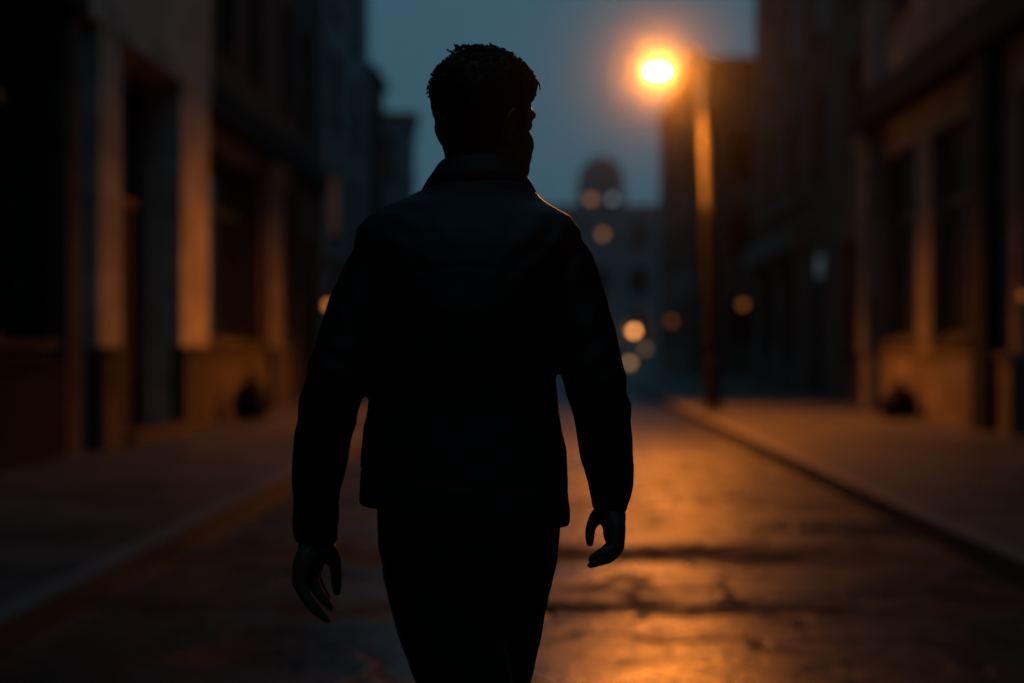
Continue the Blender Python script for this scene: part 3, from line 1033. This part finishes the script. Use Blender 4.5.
# curly locks over the shell
def lock(a, z, length, rad, curl, sd, nn=5):
    rr = random.Random(sd)
    p, d = scalp(a, z, hair_thick(z, math.sin(a) * .09) - .004)
    side = Vector((0, 0, 1)).cross(d)
    if side.length < .1: side = Vector((1, 0, 0))
    side.normalize()
    upv = d.cross(side).normalized()
    th = rr.uniform(0, 6.28)
    flow = (side * math.cos(th) + upv * math.sin(th))
    if z < .15: flow = Vector((rr.uniform(-.3, .3), rr.uniform(-.5, .1), -1)); flow = (flow - d * flow.dot(d)).normalized()
    pts = []
    for i in range(nn):
        t = i / (nn - 1)
        q = p + flow * (length * (math.sin(t * curl) / curl)) + d * (length * (1 - math.cos(t * curl)) / curl * .6 * (1 - t * .6) + .002)
        q += side * math.sin(t * 5 + sd) * length * .08
        pts.append((*(HF @ q), rad * (1 - .75 * t)))
    tube(bm, pts, n=6, k=2, round_ends=False)
cnt = 0
while cnt < 1500:
    a = rnd.uniform(0, 6.283)
    z = 0.02 + 0.21 * rnd.random() ** 0.7
    if z < hairline(a) + .006: continue
    cnt += 1
    big = z > .16
    lock(a, min(z, .227), rnd.uniform(.018, .034) if big else rnd.uniform(.008, .014), rnd.uniform(.0012, .0028) if big else .0013,
         rnd.uniform(2.2, 3.6) if big else .35, cnt)
for i in range(900):                                   # stray single hairs
    a = rnd.uniform(0, 6.283)
    z = min(.229, 0.06 + 0.172 * rnd.random() ** 0.7)
    if z < hairline(a) + .004: continue
    lock(a, z, rnd.uniform(.012, .024) if z > .16 else rnd.uniform(.006, .012), rnd.uniform(.0003, .0006), rnd.uniform(.6, 2.0) if z > .16 else .7, 5000 + i, nn=5)
for i in range(260):                                   # loose curls on the crown
    aa, q = rnd.uniform(0, 6.283), math.sqrt(rnd.random())
    p = Vector((.052 * q * math.cos(aa), -.014 + .064 * q * math.sin(aa), .236 + .008 * (1 - q * q)))
    th, ln, kk = rnd.uniform(0, 6.283), rnd.uniform(.014, .028), rnd.uniform(2.0, 3.4)
    fl = Vector((math.cos(th), math.sin(th), 0))
    pts = []
    for j in range(5):
        t = j / 4
        pts.append((*(HF @ (p + fl * ln * math.sin(t * kk) / kk + Vector((0, 0, 1)) * ln * .55 * (1 - math.cos(t * kk)) / kk * (1 - .6 * t) - Vector((0, 0, .003)))),
                    rnd.uniform(.0014, .0026) * (1 - .75 * t)))
    tube(bm, pts, n=6, k=2, up=(0, 0, 1), round_ends=False)
# fringe falling over the right temple
for i in range(46):
    a = R(rnd.uniform(25, 100))
    zz = rnd.uniform(.186, .215)
    p, d = scalp(a, zz, .012)
    dn = Vector((rnd.uniform(-.2, .5), .5, -1)).normalized()
    pts = [(*(HF @ (p + d * .002)), .0035)]
    ln = rnd.uniform(.018, .034)
    for t in (.35, .7, 1.0):
        pts.append((*(HF @ (p + d * (.010 * math.sin(t * 2.6)) + dn * ln * t)), .0036 * (1 - .8 * t)))
    tube(bm, pts, n=6, k=2, round_ends=False)
for v in bm.verts: v.co = FR @ v.co
obj('hair', bm, M['hair'], person, smooth=True)

# jacket ---------------------------------------------------------------
bm = bmesh.new()
def tr(l, r, py, hyy, cy=0.0, tilt=0.0):
    return ((l + r) / 2 / SC - 480 / SC, cy, (1052 - py) / SC, (r - l) / 2 / SC, hyy, tilt)
HT = -(525 - 503) / 210.0
ring_stack(bm, [tr(360, 569, 514, .128, .0, HT), tr(359.5, 569.5, 505, .129, .0, HT), tr(361, 568, 480, .128, .0, HT * .8), tr(362, 567, 447, .126, 0, HT * .5),
                tr(367.5, 560, 408, .123, 0, HT * .2), tr(374, 555, 366, .125, -.004), tr(374, 557, 310, .128, -.008), tr(366, 569, 268, .122, -.010),
                tr(355, 583, 246, .115, -.008), tr(357, 581, 231, .106, -.005), tr(367, 570, 218, .096, -.002), tr(385, 550, 207, .087, .0),
                tr(408, 538, 197, .078, .002), tr(430, 529, 187, .075, .004), tr(440, 522, 178, .068, .008)], n=64, ex=2.5)
SL_R = [mt(548, 243, 29, .0), mt(561, 268, 34, -.004), mt(573, 305, 33.5, -.01), mt(584, 345, 33, -.016), mt(594, 380, 31, -.022), mt(600.5, 412, 29, -.014),
        mt(606, 448, 27.5, .0), mt(611, 478, 24, .012), mt(611, 500, 19.5, .022), mt(610, 512, 18.0, .025)]
SL_L = [mt(396, 243, 29, .0), mt(383, 268, 35, -.004), mt(364, 305, 34, -.01), mt(351, 345, 33, -.016), mt(339, 378, 31, -.022), mt(327, 420, 29, -.01),
        mt(319, 462, 27.5, .006), mt(314, 500, 24, .018), mt(312, 543, 22.5, .026)]
tube(bm, SL_R, n=32, round_ends=False)
tube(bm, SL_L, n=32, round_ends=False)
me = fused(bm, 0.004, 4, 0.5)
# folds in the cloth
def fold(p):
    d = 0.0
    x, y, z = p
    w = noise.noise(Vector((x * 7, y * 7, z * 7 + 3)))
    d += 0.0035 * noise.noise(Vector((x * 9, y * 9, z * 5)))
    d += 0.002 * noise.noise(Vector((x * 24 + z * 16, y * 20, z * 22 - x * 12)))
    # creases fanning from the elbows, arm holes and cuffs
    for cx, cz, ang, fr_, am, rr in ((-.25, 1.19, .5, 95, .0042, .09), (.21, 1.17, -.5, 95, .0042, .09), (-.17, 1.37, 1.1, 120, .0036, .09),
                                     (.13, 1.37, -1.1, 120, .0036, .09), (-.295, .97, .2, 120, .003, .06), (.235, 1.03, -.3, 120, .003, .06)):
        r = math.hypot(x - cx, z - cz)
        if r < rr * 2.2:
            t = (z - cz) * math.cos(ang) + (x - cx) * math.sin(ang)
            d += am * math.exp(-(r / rr) ** 2) * math.sin(t * fr_ * (1 + .25 * w) + 5 * w) * (0.5 + noise.noise(Vector((x * 15, y * 15, z * 9))))
    # seams: yoke across the shoulders, hem stitching
    if abs(z - (1.395 - 0.10 * abs(x + .02))) < .004 and y < -.02 and abs(x) < .15: d -= .0007
    hz = .985 + HT * (x + .02)
    if abs(z - hz - 0.035) < .0032 and abs(x + .02) < .2: d -= .0014
    return d
nrm = [v.normal.copy() for v in me.vertices]
for v, q in zip(me.vertices, nrm): v.co += q * fold(v.co)
place(me)
jacket = link_mesh('jacket', me, M['jacket'], person, smooth=True)

# collar: a folded band standing round the neck
bm = bmesh.new()
loops = []
nn = 52
for i in range(nn + 1):
    a = R(-90 - 152) + R(304) * i / nn       # open at the throat (the far side)
    ca, sa = math.cos(a), math.sin(a)
    top = 1052 - (157 + min(46, 29 * (1 + sa) ** 1.5))
    zt = top / SC
    bk = max(0.0, min(1.0, -sa))
    side = 1 - bk
    drop = .020 + .022 * bk
    sec = [(-.016, -.055), (-.012, -.02), (-.006, -.004), (-.001, .001), (.004, -.001), (.009 + .004 * side, -.010),
           (.016 + .004 * side, -drop * .62), (.022 + .003 * side, -drop), (.0195 + .003 * side, -drop - .003), (.012 + .004 * side, -drop * .75),
           (.004, -.014), (-.006, -.03), (-.011, -.055)]
    loops.append([bm.verts.new((-.003 + (.081 + q) * ca, .012 + (.064 + q) * sa, zt + h)) for q, h in sec])
bridge(bm, loops)
for v in bm.verts:
    v.co += Vector(noise.noise_vector(v.co * 14)) * .0022
    v.co = FR @ v.co
obj('collar', bm, M['jacket'], jacket, smooth=True)

# trousers ---------------------------------------------------------------
bm = bmesh.new()
ring_stack(bm, [tr(420, 516, 606, .08, .0), tr(394, 543, 582, .105, .0), tr(378, 558, 550, .118), tr(377, 559.5, 525, .115), tr(378, 559, 495, .110), tr(380, 557, 480, .108)], n=48, ex=2.4)
bm_l = [mt(427, 545, 48, .0), mt(436, 590, 49, -.01), mt(454, 640, 49, -.025), mt(470, 690, 45, -.035), (-.020, -.05, .55, .074), (-.016, -.085, .45, .067), (-.010, -.17, .29, .060), (-.008, -.262, .125, .055)]
bm_r = [mt(511, 545, 48, .0), mt(501, 590, 49, .03), mt(493, 640, 48, .07), mt(487, 690, 44, .11), (.010, .165, .55, .074), (.008, .185, .45, .067), (.010, .205, .29, .060), (.014, .232, .10, .055)]
tube(bm, bm_l, n=32, round_ends=False)
tube(bm, bm_r, n=32, round_ends=False)
me = fused(bm, 0.0055, 4, 0.5)
nrm = [v.normal.copy() for v in me.vertices]
for v, q in zip(me.vertices, nrm):
    x, y, z = v.co
    v.co += q * (.003 * noise.noise(Vector((x * 10, y * 10, z * 5))) + .0018 * noise.noise(Vector((x * 26 + z * 20, y * 20, z * 26))))
place(me)
link_mesh('trousers', me, M['trousers'], person, smooth=True)

# shoes ---------------------------------------------------------------
def shoe(hx, hy_, pitch):
    fr = Matrix.Translation((hx, hy_, 0)) @ Matrix.Rotation(pitch, 4, 'X')
    bm = bmesh.new()
    L_ = .30
    st = [(.0, .030, .075), (.03, .038, .085), (.09, .037, .078), (.15, .042, .062), (.21, .048, .05), (.26, .042, .042), (.295, .020, .026)]
    rings = []
    for y, w, h in st:
        y0 = y - .06
        rings.append([bm.verts.new(fr @ Vector((w * spow(math.cos(t), .8), y0, h / 2 + .002 + h / 2 * spow(math.sin(t), .8)))) for t in [2 * math.pi * i / 18 for i in range(18)]])
    bridge(bm, rings)
    lathe_pts = fr @ Vector((0, -.005, .07))
    for v in bm.verts: v.co = FR @ v.co
    s = obj('shoe', bm, M['shoe'], person, smooth=True)
    bm = bmesh.new()
    outline = [(-.034, -.06), (.034, -.06), (.042, .03), (.046, .15), (.038, .21), (0, .238), (-.038, .21), (-.046, .15), (-.042, .03)]
    lo = [bm.verts.new(fr @ Vector((x, y, .0))) for x, y in outline]
    hi = [bm.verts.new(fr @ Vector((x, y, .014))) for x, y in outline]
    bridge(bm, [lo, hi])
    for v in bm.verts: v.co = FR @ v.co
    obj('sole', bm, M['dark_paint'], s)
shoe(.016, .24, R(0))
# trailing foot pushes off its toes
sh_h = .075
fx, fy = -.010, -.262
pitch = -math.asin(sh_h / .22)
fr_off = sh_h
def trailing():
    fr = Matrix.Translation((fx, fy, fr_off - .004))
    return fr
_before = set(bpy.data.objects.keys())
shoe(fx, fy, 0)
tr_shoe = [bpy.data.objects[k] for k in bpy.data.objects.keys() if k not in _before and bpy.data.objects[k].name.startswith('shoe')][0]
rot = Matrix.Translation((fx, fy + .17, 0)) @ Matrix.Rotation(-R(19), 4, 'X') @ Matrix.Translation((-fx, -fy - .17, 0))
tr_shoe.data.transform(rot)
for c in tr_shoe.children: c.data.transform(rot)

# ------------------------------------------------------------------ evening haze
bm = bmesh.new()
box(bm, -60, 60, -60, 260, -1.1, 30)
hz = obj('haze', bm, None)
hm = bpy.data.materials.new('evening_haze')
hm.use_nodes = True
hn, hl = hm.node_tree.nodes, hm.node_tree.links
hn.clear()
ho = hn.new('ShaderNodeOutputMaterial')
hv = hn.new('ShaderNodeVolumePrincipled')
hv.inputs['Color'].default_value = (0.9, 0.95, 1.0, 1)
hv.inputs['Density'].default_value = 0.0009
hv.inputs['Anisotropy'].default_value = 0.988
hl.new(hv.outputs[0], ho.inputs['Volume'])
hz.data.materials.append(hm)
tag(hz, kind='stuff')
